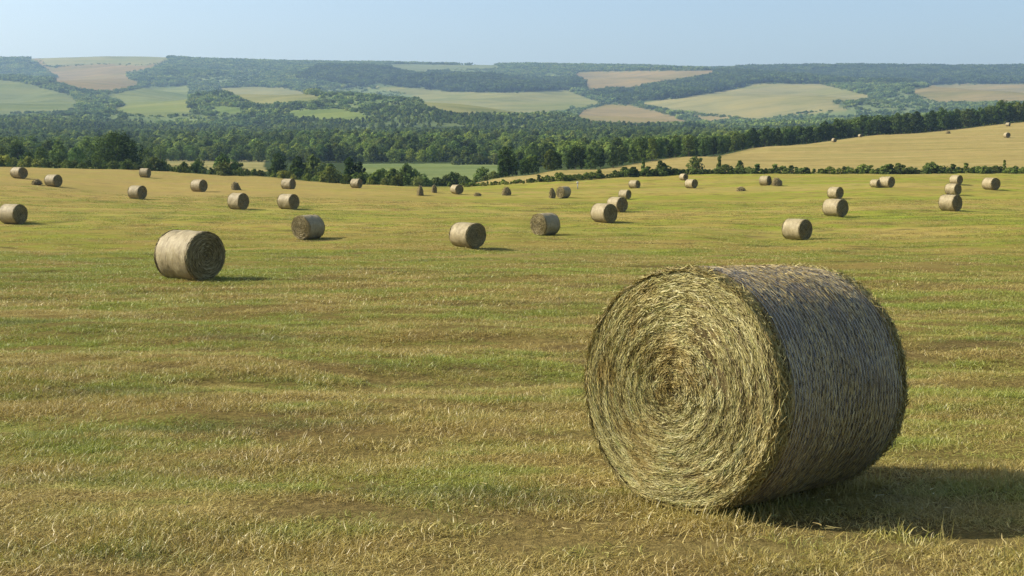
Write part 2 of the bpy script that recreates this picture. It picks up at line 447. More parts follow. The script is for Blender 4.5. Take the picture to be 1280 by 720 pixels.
# ------------------------------------------------------------------ far fields as seen on the hillsides (outline in photo pixels, projected onto the terrain)
CROPS = [
    ('A', (0.206, 0.149, 0.061), [(40, 71), (150, 66), (195, 66), (215, 74), (185, 86), (160, 90), (160, 97), (178, 106), (140, 114), (118, 114), (95, 109), (62, 102), (72, 96), (52, 82)]),
    ('A2', (0.204, 0.191, 0.073), [(42, 66), (195, 66), (215, 74), (185, 82), (120, 80), (60, 84)]),
    ('B', (0.135, 0.150, 0.052), [(-200, 96), (0, 100), (25, 102), (57, 110), (97, 122), (100, 136), (75, 140), (0, 143), (-200, 140)]),
    ('C', (0.158, 0.173, 0.052), [(130, 119), (180, 109), (238, 107), (240, 125), (238, 145), (188, 146), (140, 140), (140, 135), (155, 131)]),
    ('D', (0.190, 0.180, 0.065), [(268, 110), (320, 108.5), (358, 110), (400, 121), (398, 128), (320, 132), (310, 128), (290, 118)]),
    ('E0', (0.106, 0.140, 0.035), [(258, 140), (275, 132), (296, 134), (312, 141), (290, 143)]),
    ('E', (0.127, 0.158, 0.041), [(345, 140), (382, 136), (430, 136), (465, 146), (470, 150), (432, 152), (370, 149)]),
    ('F', (0.187, 0.180, 0.063), [(455, 109), (495, 108), (570, 115), (640, 115.5), (710, 111), (715, 116), (757, 129), (725, 135), (690, 141), (640, 144.5), (570, 144), (532, 134), (525, 122), (480, 112)]),
    ('G', (0.218, 0.164, 0.068), [(722, 138), (760, 131), (790, 131.5), (825, 140), (855, 149), (860, 154), (815, 157), (765, 156), (735, 154), (720, 147)]),
    ('H', (0.209, 0.155, 0.063), [(717, 90), (780, 89), (910, 87), (880, 94), (815, 105), (787, 110), (735, 112), (732, 104), (722, 97)]),
    ('I', (0.211, 0.191, 0.076), [(800, 127), (852, 122), (922, 110), (942, 105), (960, 104), (1027, 105), (1092, 121), (1080, 125), (1042, 127), (1060, 137), (1005, 141), (960, 148), (935, 150), (865, 141), (830, 136), (795, 130)]),
    ('I2', (0.218, 0.171, 0.071), [(858, 143), (922, 147), (890, 153), (872, 152)]),
    ('J', (0.206, 0.162, 0.065), [(1132, 116), (1165, 106), (1280, 104.5), (1500, 103), (1500, 128), (1172, 128), (1150, 121)]),
    ('K', (0.141, 0.158, 0.065), [(480, 80), (620, 81), (630, 85), (537, 88), (525, 92), (500, 87)]),
    ('m1', (.235, .205, .078), [(193, 199), (332, 200.5), (332, 214), (260, 212), (193, 208)]),
    ('m2', (.135, .165, .058), [(438, 205), (622, 203.5), (628, 224), (440, 226)]),
    ('m3', (.20, .22, .06), [(40, 203), (150, 206), (190, 208), (190, 216), (40, 213)]),
]

SCRUB = [
    [(395, 112), (520, 110), (545, 136), (640, 147), (420, 149), (395, 132)],
    [(-200, 146), (110, 141), (260, 147), (350, 152), (345, 158), (-200, 160)],
    [(1000, 142), (1080, 128), (1130, 118), (1170, 128), (1170, 136), (1050, 149)],
    [(560, 86), (720, 95), (715, 104), (560, 92)],
    [(240, 96), (330, 91), (330, 105), (250, 106)],
    [(640, 150), (720, 150), (730, 160), (640, 164)],
]

def in_poly(x, y, poly):
    c = np.zeros(np.shape(x), bool)
    n = len(poly)
    for i in range(n):
        x1, y1 = poly[i]; x2, y2 = poly[(i + 1) % n]
        if y1 == y2: continue
        c ^= ((y1 > y) != (y2 > y)) & (x < (x2 - x1) * (y - y1) / (y2 - y1) + x1)
    return c

def crop_at(X, Y, Z):
    """index of the crop at far points, -1 = wood"""
    px, py = proj(X, Y, Z)
    px = px + 3 * vnoise(X / 40, Y / 60, 31); py = py + .8 * vnoise(X / 50, Y / 80, 32)
    k = np.full(np.shape(X), -1)
    for i, (_, _, poly) in enumerate(CROPS):
        near = poly[0][1] > 190
        inside = in_poly(px, py, poly) & ((Y < 700) if near else (Y > 900))
        k[inside] = i
    return k

def crest(X, Y):
    px = np.clip(640 + F * X / np.maximum(Y, 30), -200, 1500)
    return np.interp(px, CREST_X, CREST_D)

def hedge_d(px):
    return np.interp(px, [560, 640, 700, 780, 860, 1280, 1500], [240, 237, 236, 248, 260, 262, 262])

# ------------------------------------------------------------------ the ground sheet
def build_ground():
    dn = np.concatenate([np.linspace(-24, 3, 28)[:-1], 3 * np.exp(np.arange(0, 670) * .01206)])
    u = np.linspace(-.66, .66, 620)
    Y, U = np.meshgrid(dn, u, indexing='ij')
    X = U * (np.maximum(Y, 0) + 14)
    Z = ground(X, Y)
    nr, nc = X.shape
    i = np.arange(nr - 1)[:, None] * nc + np.arange(nc - 1)[None]
    q = np.stack([i, i + 1, i + nc + 1, i + nc], -1).reshape(-1, 4)
    V = np.stack([X, Y, Z], -1).reshape(-1, 3)
    px = 640 + F * X / np.maximum(Y, 30)
    cd = crest(X, Y)
    gold = sstep(-6, 10, Y - hedge_d(px)) * (px > 560)
    far = sstep(2, 12, Y - cd)
    k = crop_at(X, Y, Z)
    cols = np.array([c for _, c, _ in CROPS] + [(.042, .058, .021)])
    cc = np.where(((k < 0) & (Y > 1300))[..., None], np.array((.085, .112, .042)), cols[k])
    spx, spy = proj(X, Y, Z)
    for poly in SCRUB:
        cc = np.where(((k < 0) & (Y > 900) & in_poly(spx + 6 * vnoise(X / 30, Y / 50, 71), spy, poly))[..., None], np.array((.135, .165, .06)), cc)
    crop = np.concatenate([cc, far[..., None]], -1).reshape(-1, 4)
    me = mesh_from('ground', V, 4, q, [M['ground']], {'crop': crop, 'gold': gold.reshape(-1), 'thatch': (1 - sstep(25, 110, Y)).reshape(-1),
                     'dry': (sstep(70, 170, Y) * (1 - sstep(300, 680, px))).reshape(-1)}, None, True)
    o = link('ground', me)
    tag(o, 'rolling ground of mown field, valley and far hillsides', 'ground', None, 'structure')
build_ground()

# ------------------------------------------------------------------ scattering (stuff only)
HIDDEN = {}
def source_collection(name, meshes):
    c = bpy.data.collections.new(name)
    for k, me in enumerate(meshes):
        o = bpy.data.objects.new(f'{name}_{k:02d}', me); c.objects.link(o)
    return c

def scatter(name, P, idx, rotz, scale, coll, label, cat, tilt=None):
    me = bpy.data.meshes.new(name); me.vertices.add(len(P))
    me.vertices.foreach_set('co', np.ascontiguousarray(P, np.float32).ravel())
    a = me.attributes.new('pick', 'INT', 'POINT'); a.data.foreach_set('value', np.ascontiguousarray(idx, np.int32))
    rot = np.zeros((len(P), 3), np.float32); rot[:, 2] = rotz
    if tilt is not None: rot[:, 0] = tilt
    a = me.attributes.new('turn', 'FLOAT_VECTOR', 'POINT'); a.data.foreach_set('vector', rot.ravel())
    a = me.attributes.new('size', 'FLOAT_VECTOR', 'POINT'); a.data.foreach_set('vector', np.ascontiguousarray(scale, np.float32).ravel())
    ng = bpy.data.node_groups.new(name, 'GeometryNodeTree'); T = NT(ng)
    ng.interface.new_socket('Geometry', in_out='INPUT', socket_type='NodeSocketGeometry')
    ng.interface.new_socket('Geometry', in_out='OUTPUT', socket_type='NodeSocketGeometry')
    gi = T.n('NodeGroupInput'); go = T.n('NodeGroupOutput')
    iop = T.n('GeometryNodeInstanceOnPoints')
    ci = T.n('GeometryNodeCollectionInfo'); ci.inputs['Collection'].default_value = coll
    ci.inputs['Separate Children'].default_value = True; ci.inputs['Reset Children'].default_value = True
    T.l(gi.outputs[0], iop.inputs['Points']); T.l(ci.outputs[0], iop.inputs['Instance'])
    iop.inputs['Pick Instance'].default_value = True
    def na(nm, ty):
        n = T.n('GeometryNodeInputNamedAttribute', data_type=ty); n.inputs[0].default_value = nm
        return n.outputs[0]
    T.l(na('pick', 'INT'), iop.inputs['Instance Index'])
    e2r = T.n('FunctionNodeEulerToRotation'); T.l(na('turn', 'FLOAT_VECTOR'), e2r.inputs[0])
    T.l(e2r.outputs[0], iop.inputs['Rotation'])
    T.l(na('size', 'FLOAT_VECTOR'), iop.inputs['Scale'])
    T.l(iop.outputs[0], go.inputs[0])
    o = link(name, me)
    md = o.modifiers.new('scatter', 'NODES'); md.node_group = ng
    tag(o, label, cat, None, 'stuff')
    return o

# ------------------------------------------------------------------ grass
def tuft_mesh(seed, n, rad, hgt, wid, flat=.45):
    r = np.random.default_rng(seed); G = Geo()
    k = 4
    a = r.uniform(0, 2 * PI, n); rr = rad * np.sqrt(r.uniform(0, 1, n))
    base = np.stack([rr * np.cos(a), rr * np.sin(a), np.full(n, -.012)], -1)
    L = hgt * r.uniform(.45, 1.25, n)
    az = r.uniform(0, 2 * PI, n)
    lay = r.uniform(0, 1, n) < flat
    lean0 = np.where(lay, r.uniform(1.0, 1.5, n), r.uniform(.0, .55, n))
    bend = np.where(lay, r.uniform(-.5, .4, n), r.uniform(.2, 1.7, n))
    base[:, 2] += np.where(lay, r.uniform(.0, .35, n) * hgt, 0)
    P = [base]
    for s in range(1, k):
        th = lean0 + bend * (s / (k - 1)) ** 1.3
        st = np.stack([np.sin(th) * np.cos(az), np.sin(th) * np.sin(az), np.cos(th)], -1) * (L / (k - 1))[:, None]
        az = az + r.normal(0, .6, n)
        P.append(P[-1] + st)
    P = np.stack(P, 1)
    sa = az + PI / 2 + r.normal(0, .5, n)
    S = np.stack([np.cos(sa), np.sin(sa), r.normal(0, .25, n)], -1); S /= np.linalg.norm(S, axis=1)[:, None]
    W = (wid * r.uniform(.5, 1.2, n))[:, None] * np.array([.8, 1, .8, .22])[None] * .5
    G.ribbons(P, S, W, r.uniform(0, 1, n))
    return G.mesh(f'grass_tuft_{seed}', [M['grass']])

def build_grass():
    near = source_collection('grass_tufts', [tuft_mesh(100 + s, 80, .15, .072, .0048) for s in range(6)]
                             + [tuft_mesh(120 + s, 34, .09, .115, .005, .1) for s in range(2)])
    wide = source_collection('grass_patches', [tuft_mesh(140 + s, 190, .55, .10, .0125, .4) for s in range(5)])
    def pts(d0, d1, dens, um=.6):
        A = um * 2 * ((d1 ** 2 - d0 ** 2) / 2 + 3 * (d1 - d0)); n = int(A * dens)
        d = np.sqrt(RNG.uniform(d0 ** 2, d1 ** 2, n)); u = RNG.uniform(-um, um, n)
        X = u * (d + 3)
        return X, d
    XX, YY, SS, II = [], [], [], []
    for d0, d1, dens, sc in ((3.6, 9, 185, 1.0), (9, 16, 110, 1.1), (16, 30, 46, 1.4), (30, 46, 12, 2.1)):
        X, d = pts(d0, d1, dens)
        keep = RNG.uniform(0, 1, len(X)) < .60 + 1.15 * fbm(X / 1.1, d / .42, 21)
        X, d = X[keep], d[keep]
        hmul = .74 + .42 * fbm(X / 3.0, d / 1.1, 22) + .38 * vnoise(X / .55, d / .42, 24)
        s = sc * RNG.uniform(.75, 1.25, len(X))
        XX.append(X); YY.append(d); SS.append(np.stack([s, s, s ** .35 * np.maximum(hmul, .25)], -1))
        tall = RNG.uniform(0, 1, len(X)) < .12
        II.append(np.where(tall, RNG.integers(6, 8, len(X)), RNG.integers(0, 6, len(X))))
    X = np.concatenate(XX); Y = np.concatenate(YY); S = np.concatenate(SS); I = np.concatenate(II)
    # nothing grows through the middle of the big bale; a skirt of taller blades stands around its foot
    dx, dy = X - HERO[0], Y - HERO[1]
    along = dx * HERO_AX[0] + dy * HERO_AX[1]; across = -dx * HERO_AX[1] + dy * HERO_AX[0]
    inside = (np.abs(along) < .70) & (np.abs(across) < .30)
    X, Y, S, I = X[~inside], Y[~inside], S[~inside], I[~inside]
    n = 420
    al = RNG.uniform(-1.0, .95, n); ac = RNG.uniform(-.55, .55, n)
    out = (np.abs(al) > .72) | (np.abs(ac) > .24)
    al, ac = al[out], ac[out]
    X = np.concatenate([X, HERO[0] + al * HERO_AX[0] - ac * HERO_AX[1]]); Y = np.concatenate([Y, HERO[1] + al * HERO_AX[1] + ac * HERO_AX[0]])
    S = np.concatenate([S, np.stack([np.ones(len(al))] * 2 + [RNG.uniform(.6, 1.15, len(al))], -1)]); I = np.concatenate([I, RNG.integers(6, 8, len(al))])
    P = np.stack([X, Y, ground(X, Y)], -1)
    scatter('stubble_grass', P, I, RNG.uniform(0, 2 * PI, len(X)), S, near, 'short dry and green mown grass of the field', 'grass')
    X1, d1 = pts(26, 70, 2.6); X2, d2 = pts(70, 150, .8)
    X = np.concatenate([X1, X2]); Y = np.concatenate([d1, d2])
    s = np.concatenate([np.full(len(X1), 1.0), np.full(len(X2), 1.7)]) * RNG.uniform(.8, 1.3, len(X))
    keep = RNG.uniform(0, 1, len(X)) < .6 + .8 * fbm(X / 9, Y / 2.2, 23)
    X, Y, s = X[keep], Y[keep], s[keep]
    S = np.stack([s * 1.4, s, .8 + .3 * RNG.uniform(-1, 1, len(X))], -1)
    P = np.stack([X, Y, ground(X, Y)], -1)
    scatter('mown_grass', P, RNG.integers(0, 5, len(X)), RNG.uniform(-.4, .4, len(X)), S, wide, 'mown grass covering the middle of the field', 'grass')

# ------------------------------------------------------------------ bales
def disc_mesh(name, R, x, sgn, mat, rings=14, seg=72, dome=.03, amp=.012, seed=0):
    V = [(x + sgn * dome, 0, 0)]; 
    for i in range(1, rings + 1):
        r = R * i / rings
        for j in range(seg):
            a = 2 * PI * j / seg
            n = float(vnoise(r * 9 + 3, a * 2, seed)) * amp
            edge = -0.05 * max(0, (r / R - .9) / .1) ** 2
            V.append((x + sgn * (dome * (1 - (r / R) ** 2) + n + edge), r * math.cos(a), r * math.sin(a)))
    idx, cnt = [], []
    for j in range(seg):
        a, b = 1 + j, 1 + (j + 1) % seg
        idx += ([0, a, b] if sgn > 0 else [0, b, a]); cnt.append(3)
    for i in range(rings - 1):
        for j in range(seg):
            a = 1 + i * seg + j; b = 1 + i * seg + (j + 1) % seg
            idx += ([a, a + seg, b + seg, b] if sgn > 0 else [a, b, b + seg, a + seg]); cnt.append(4)
    return np.array(V), np.array(idx), np.array(cnt)

def lump(x, a):
    return (.012 * vnoise(x * 2.4 + 1.7 * np.cos(a), 1.7 * np.sin(a) + x, 5)
            + .005 * vnoise(x * 6 + 5 * np.cos(a), 5 * np.sin(a), 6))

def barrel(R, L, nx=28, seg=96, seed=0, amp=.008):
    xs = np.linspace(-L / 2, L / 2, nx); a = np.linspace(0, 2 * PI, seg, endpoint=False)
    X, A = np.meshgrid(xs, a, indexing='ij')
    prof = 1 - .035 * np.abs(2 * X / L) ** 6
    r = R * prof + lump(X, A) * amp / .008
    V = np.stack([X, r * np.cos(A), r * np.sin(A)], -1).reshape(-1, 3)
    i = np.arange(nx - 1)[:, None] * seg; j = np.arange(seg)[None]; jn = (np.arange(seg) + 1)[None] % seg
    q = np.stack([i + j, i + seg + j, i + seg + jn, i + jn], -1).reshape(-1, 4)
    return V, q

def flatten_foot(V, R, sink=.03):
    """a heavy bale sags: squash the lowest part"""
    z = V[:, 2]
    V[:, 2] = np.where(z < -R * .86, -R * .86 + (z + R * .86) * .72, z)
    return V

def end_strands(G, R, x, sgn, n, lmin, lmax, w, rng, lift=.012, k=5, mat=1, rim=True):
    r0 = R * np.sqrt(rng.uniform(.0, .985, n)); th0 = rng.uniform(0, 2 * PI, n)
    ln = rng.uniform(lmin, lmax, n) * np.clip(.35 + r0 / R, .35, 1.1)
    core = np.clip(1 - r0 / (.2 * R), 0, 1)
    drift = rng.normal(.08, .10, n) + core * rng.normal(0, 1.0, n)
    t = np.linspace(-.5, .5, k)[None]
    rr = r0[:, None] + t * ln[:, None] * np.sin(drift)[:, None] + (rng.normal(0, .012, n)[:, None]) * (4 * t * t)
    # angular wander; the winding is a little lopsided
    th = th0[:, None] + t * ln[:, None] * np.cos(drift)[:, None] / np.maximum(r0, .05)[:, None]
    lay = .0035 * np.sin(r0 * 95 + 2.0 * np.sin(th0) + 1.3 * np.sin(3 * th0 + 1)) + .011 * vnoise(r0 * 14, th0 * 2.5, 41)
    h = .004 + lay[:, None] + rng.uniform(0, lift, n)[:, None] + (rng.uniform(-.5, 1.6, n) * lift)[:, None] * (t + .5) ** 2 * 1.6
    h = h - .05 * np.clip((rr / R - .92) / .08, 0, 1.4) ** 2
    rr = np.maximum(rr, .004)
    cy, cz = .03 * R, -.02 * R
    f = (1 - np.clip(rr / R, 0, 1))
    P = np.stack([x + sgn * (.03 * (1 - np.clip(rr / R, 0, 1) ** 2) + h), rr * np.cos(th) + cy * f, rr * np.sin(th) + cz * f], -1)
    radial = np.stack([np.zeros_like(th0), np.cos(th0), np.sin(th0)], -1)
    tw = rng.normal(0, .75, n)
    S = radial * np.cos(tw)[:, None]; S[:, 0] += np.sin(tw) * sgn
    W = (w * rng.uniform(.45, 1.25, n))[:, None] * np.array([.55, .95, 1, .9, .35][:k])[None] * .5
    val = np.clip(.5 + .24 * rng.normal(0, 1, n) + .16 * np.sin(r0 * 60 + 2 * np.sin(th0)) + .18 * vnoise(r0 * 7, th0 * 1.7, 55), 0, 1)
    G.ribbons(P, S, W, val, mat)

def rim_strands(G, R, x, sgn, n, lmin, lmax, w, rng, width=.07, k=5, mat=1, out=.03):
    th0 = rng.uniform(0, 2 * PI, n)
    ln = rng.uniform(lmin, lmax, n)
    x0 = x - sgn * rng.uniform(-.015, width, n)
    t = np.linspace(-.5, .5, k)[None]
    th = th0[:, None] + t * (ln * np.cos(rng.normal(0, .4, n)))[:, None] / R
    xx = x0[:, None] + sgn * t * (ln * rng.normal(.05, .30, n))[:, None]
    h = rng.uniform(-.006, .012, n)[:, None] + (rng.uniform(0, 1, n) ** 2.2 * out)[:, None] * np.clip(t * rng.choice([-1, 1], n)[:, None] + .3, 0, 1) ** 1.4 * 2
    rad = R * (1 - .035 * np.clip(np.abs(x0) / abs(x), 0, 1)[:, None] ** 6) + h + lump(xx, th)
    P = np.stack([xx, rad * np.cos(th), rad * np.sin(th)], -1)
    ax = np.zeros((n, 3)); ax[:, 0] = 1
    tw = rng.normal(0, .8, n)
    radial = np.stack([np.zeros_like(th0), np.cos(th0), np.sin(th0)], -1)
    S = ax * np.cos(tw)[:, None] + radial * np.sin(tw)[:, None]
    W = (w * rng.uniform(.5, 1.2, n))[:, None] * np.array([.6, 1, 1, .85, .3][:k])[None] * .5
    G.ribbons(P, S, W, rng.uniform(0, 1, n), mat)

def side_strands(G, R, L, n, lmin, lmax, w, rng, ang=.33, k=4, mat=1, margin=.05):
    x0 = rng.uniform(-L / 2 + margin, L / 2 - margin, n); th0 = rng.uniform(0, 2 * PI, n)
    ln = rng.uniform(lmin, lmax, n); al = rng.normal(ang, .16, n)
    t = np.linspace(-.5, .5, k)[None]
    th = th0[:, None] + t * (ln * np.cos(al))[:, None] / R
    xx = np.clip(x0[:, None] + t * (ln * np.sin(al))[:, None], -L / 2, L / 2)
    prof = 1 - .035 * np.abs(2 * xx / L) ** 6
    h = .003 + rng.uniform(-.003, .007, n)[:, None] + (rng.uniform(0, 1, n) ** 4 * .010)[:, None] * (t + .5) ** 2
    rad = R * prof + h + lump(xx, th)
    P = np.stack([xx, rad * np.cos(th), rad * np.sin(th)], -1)
    ax = np.zeros((n, 3)); ax[:, 0] = 1
    radial = np.stack([np.zeros_like(th0), np.cos(th0), np.sin(th0)], -1)
    tw = rng.normal(0, .3, n)
    S = ax * np.cos(tw)[:, None] + radial * np.sin(tw)[:, None]
    W = (w * rng.uniform(.5, 1.25, n))[:, None] * np.array([.6, 1, .95, .35][:k])[None] * .5
    row = .5 + .20 * np.sin(x0 * 170 + 2 * vnoise(x0 * 3, th0 * 2, 78)) + .22 * rng.normal(0, 1, n) + .15 * vnoise(x0 * 5, th0 * 3, 77)
    G.ribbons(P, S, W, np.clip(row, 0, 1), mat)

def finish(G, name, mats, extra=None, R=.75):
    """join shell (arbitrary polygons) and strands into one mesh"""
    V = np.concatenate(([extra[0]] if extra else []) + G.V)
    n0 = len(extra[0]) if extra else 0
    idx = np.concatenate(([extra[1]] if extra else []) + [(np.concatenate(G.I) + n0).ravel()])
    cnt = np.concatenate(([extra[2]] if extra else []) + [np.full(len(np.concatenate(G.I)), 4)])
    rnd = np.concatenate(([np.full(n0, .4)] if extra else []) + G.R)
    fm = np.concatenate(([np.zeros(len(extra[2]), int)] if extra else []) + G.M)
    V = flatten_foot(V, R)
    return mesh_from(name, V, cnt, idx, mats, {'rnd': rnd}, fm, False)

R0 = .75
HERO = (1.5226, 8.1909); HERO_PSI = .7778; HERO_TILT = .0665
HERO_AX = (math.sin(HERO_PSI), math.cos(HERO_PSI))

def build_hero():
    L = 1.47; rng = np.random.default_rng(3)
    o = empty('hay_bale', (HERO[0], HERO[1], -1.492), (0, HERO_TILT, math.atan2(HERO_AX[1], HERO_AX[0])))
    for sgn, n in ((-1, 36000), (1, 3000)):
        G = Geo()
        end_strands(G, R0, sgn * L / 2, sgn, n, .03, .115, .0046, rng, .006)
        rim_strands(G, R0, sgn * L / 2, sgn, n // 6, .04, .12, .0055, rng, .07, out=.026, mat=2)
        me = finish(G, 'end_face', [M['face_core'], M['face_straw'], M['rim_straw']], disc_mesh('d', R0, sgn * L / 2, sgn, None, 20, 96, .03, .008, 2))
        link('end_face', me, o)
    G = Geo()
    V, q = barrel(R0 - .004, L - .04, 30, 120, 0)
    side_strands(G, R0, L, 48000, .022, .058, .0046, rng, -.12)
    rim_strands(G, R0, L / 2, 1, 6500, .04, .12, .007, rng, .15, out=.03, mat=2)
    me = finish(G, 'wrapped_side', [M['side_core'], M['side_straw'], M['rim_straw']], (V, q.ravel(), np.full(len(q), 4)))
    side = link('wrapped_side', me, o)
    # net wrap: fine threads running round the bale, joined by a zig-zag
    G = Geo(); seg = 160
    xs = np.arange(-L / 2 + .10, L / 2 - .10, .036); a = np.linspace(0, 2 * PI, seg + 1)
    X = np.repeat(xs[:, None], seg + 1, 1) + .002 * rng.normal(0, 1, (len(xs), 1)) + .002 * np.sin(a * 7)[None]
    r = R0 + .008 + lump(X, a[None])
    P = np.stack([X, r * np.cos(a)[None], r * np.sin(a)[None]], -1)
    S = np.zeros((len(xs), 3)); S[:, 0] = 1
    G.ribbons(P, S, np.full((len(xs), seg + 1), .0014), rng.uniform(0, 1, len(xs)), 0)
    zz = np.where(np.arange(seg * 2 + 1) % 2 == 0, 0, .036); a2 = np.linspace(0, 2 * PI, seg * 2 + 1)
    X = xs[:-1, None] + zz[None]; r = R0 + .0085 + lump(X, a2[None])
    P = np.stack([X, r * np.cos(a2)[None], r * np.sin(a2)[None]], -1)
    S = np.zeros((len(xs) - 1, 3)); S[:, 0] = .7
    G.ribbons(P, S, np.full(X.shape, .0012), rng.uniform(0, 1, len(xs) - 1), 0)
    link('net_wrap', finish(G, 'net_wrap', [M['net']]), side)
    tag(o, 'huge shaggy round hay bale in the right foreground, spiral end facing the viewer', 'hay bale', 'round hay bales')
build_hero()

def mid_meshes(seed, L, ns, ne, tiny=False):
    rng = np.random.default_rng(seed)
    out = []
    for sgn in (-1, 1):
        G = Geo()
        end_strands(G, R0, sgn * L / 2, sgn, ne, .10, .26, .014, rng, .012)
        rim_strands(G, R0, sgn * L / 2, sgn, ne // 4, .06, .14, .014, rng, .04, out=.022)
        # the rolled end lies a little inside the wrap
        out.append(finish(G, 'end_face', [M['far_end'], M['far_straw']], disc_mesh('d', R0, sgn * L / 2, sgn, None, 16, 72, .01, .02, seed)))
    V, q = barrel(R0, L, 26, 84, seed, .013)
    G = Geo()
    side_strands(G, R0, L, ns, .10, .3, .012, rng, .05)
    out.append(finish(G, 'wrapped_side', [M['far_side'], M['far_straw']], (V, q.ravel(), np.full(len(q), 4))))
    return out

MID = [mid_meshes(200 + s, L, 160, 1500) for s, L in enumerate((1.5, 1.45, 1.55))]

# (centre x, top, bottom, seen end: R right / L left, share of the width that is the end, parts?, label) in photo pixels
BALES = [
    (238, 290, 352, 'R', 38, 'pale weathered bale with dark round end, largest one left of the shaggy foreground bale'),
    (17, 257, 282, 'R', 42, 'bale cut by the left edge of the photo, dark round end showing'),
    (24, 209.5, 224, 'R', 40, 'squat far bale standing at the field edge close to the left border'),
    (67, 218.5, 234, 'R', 46, 'far bale throwing a long shadow, beside the small dark hay lump'),
    (172, 232.5, 249.8, 'R', 48, 'lone bale midway between the field edge and the largest left bale'),
    (181.5, 211, 222, 'R', 60, 'narrow far bale below the big dark tree at the field edge'),
    (249, 225, 240.5, 'R', 46, 'bale with dark end behind and left of the bush shaped hay heap'),
    (298, 243, 263, 'R', 44, 'bale in front of the small dark conical hay heap'),
    (360.5, 243, 262, 'R', 44, 'pale bale directly in front of a smaller bale of the same column'),
    (360.5, 224, 237, 'R', 52, 'small bale directly behind a pale bale, below the round tree'),
    (385.5, 270, 301, 'L', 39, 'bale with its sunlit end turned left and shaded side right, left half of field'),
    (445.5, 224, 235.5, 'R', 55, 'small far bale alone beside the field edge shrubs left of centre'),
    (584.5, 278, 311, 'R', 40, 'large pale bale with dark end in the middle of the field'),
    (681.5, 267, 295, 'L', 39, 'bale with its sunlit end turned left, right of the middle pale bale'),
    (704.5, 234, 248, 'L', 36, 'bale with narrow sunlit end beside a dark narrow bale'),
    (755, 255, 279, 'R', 41, 'front bale of the column of four running up the field'),
    (771.5, 247, 266.5, 'R', 42, 'second bale of the column of four, partly hidden by the front one'),
    (781, 238, 249, 'R', 52, 'third bale of the column of four, low and flat looking'),
    (793, 225, 235.5, 'R', 55, 'last bale of the column of four, just below the hedge'),
    (996, 274, 301, 'R', 51, 'large pale bale above the shaggy foreground bale'),
    (1044, 250, 272, 'R', 48, 'bale in front of a smaller one, right of the large pale bale'),
    (1044, 235, 249.5, 'R', 50, 'smaller bale seen just above the bale in front of it'),
    (1187.5, 244.5, 265, 'R', 53, 'front bale of the stack like column near the right edge'),
    (1191, 230, 244.8, 'R', 52, 'middle bale of the stack like column near the right edge'),
    (1195, 219.5, 231, 'R', 48, 'rear bale of the column near the right edge, just below the hedge'),
    (1238.5, 222, 238, 'R', 46, 'bale with crumbling top, nearest to the right edge of the photo'),
    (1108, 221, 235, 'R', 52, 'bale with a smaller bale touching its left side'),
    (1094.5, 225.5, 234.5, 'R', 50, 'smaller bale touching the left side of a bigger bale'),
    (956.5, 220, 232, 'R', 60, 'pale far bale with a dark broken piece lying at its right side'),
    (864, 224, 235.5, 'R', 46, 'far bale with a pink tinted smaller bale behind its left shoulder'),
    (854.5, 219.5, 226, 'R', 40, 'small pink tinted bale behind the left shoulder of another'),
    (571, 231, 243, 'R', 34, 'small upright far bale below the green meadow strip'),
    (872.5, 184, 190, 'R', 50, 'pale bale on the golden slope above the dark round bush'),
    (1042.5, 173, 178, 'R', 30, 'tiny dark bale below the left part of the dark tree belt'),
    (1258.5, 165.5, 172.5, 'R', 30, 'tiny dark bale high on the golden slope near the right edge'),
    (1260, 153.5, 158, 'R', 60, 'tiny brown bale on the crest of the golden slope near the right edge'),
    (1088, 163, 167, 'L', 50, 'tiny pale bale on the crest in front of the tree belt'),
    (1174.5, 153, 157.5, 'L', 50, 'tiny whitish bale against the foot of the tree belt'),
    (1075, 168.5, 172, 'R', 40, 'tiny brown bale just below the pale one on the crest'),
    (1062.5, 165, 169, 'L', 60, 'tiny pale bale at the left end of the crest row'),
]

def place_bales():
    proto = []
    for k, (e0, e1, sd) in enumerate(MID):
        proto.append((e0, e1, sd))
    slim = []
    for n, (cx, top, bot, side, phi, label) in enumerate(BALES):
        tiny = (bot - top) < 8
        v = n % 3
        X, Y, Z = hit(cx, bot - .12 * (bot - top) * .3)
        h = bot - top
        D = float(np.clip(h * Y / F, 1.15, 1.75)) if not tiny else float(np.clip(h * Y / F, 1.2, 1.9))
        s = D / 1.5
        Yc = Y + .3 * D
        Xc = X * Yc / Y; Zc = float(ground(Xc, Yc))
        az = math.atan2(Xc, Yc)
        # the seen end's normal points back to the eye, turned phi to the right (R) or left (L)
        a = az + PI + (math.radians(-phi) if side == 'R' else math.radians(phi))
        nx, ny = math.sin(a), math.cos(a)
        o = empty('hay_bale', (Xc, Yc, Zc + s * R0 * .955), (random.uniform(-3, 3), 0, math.atan2(ny, nx)))
        o.scale = (s * random.uniform(.94, 1.06), s * random.uniform(.99, 1.04), s * random.uniform(.94, 1.0))
        if tiny:
            # merged in one mesh: too small to show parts
            if not slim:
                e0, e1, sd = proto[0]
                bv, bq = barrel(R0, 1.5, 8, 32, 5, .02)
                G = Geo(); G.add(bv, bq, .5, 0)
                for sg in (-1, 1):
                    dv, di, dc = disc_mesh('d', R0, sg * .75, sg, None, 4, 32, .02, .02, 3)
                    # triangles of the hub become degenerate-free quads by skipping the hub ring
                    q = di[dc[:32].sum():].reshape(-1, 4); G.add(dv, q, .5, 1)
                slim.append(G.mesh('small_bale', [M['far_side'], M['far_end']]))
            COL.objects.unlink(o); bpy.data.objects.remove(o)
            o = link('hay_bale', slim[0]); o.location = (Xc, Yc, Zc + s * R0 * .955)
            o.rotation_euler = (0, 0, math.atan2(ny, nx)); o.scale = (s, s, s)
        else:
            e0, e1, sd = proto[v]
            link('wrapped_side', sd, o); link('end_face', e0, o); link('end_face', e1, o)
        tag(o, label, 'hay bale', 'round hay bales')
place_bales()

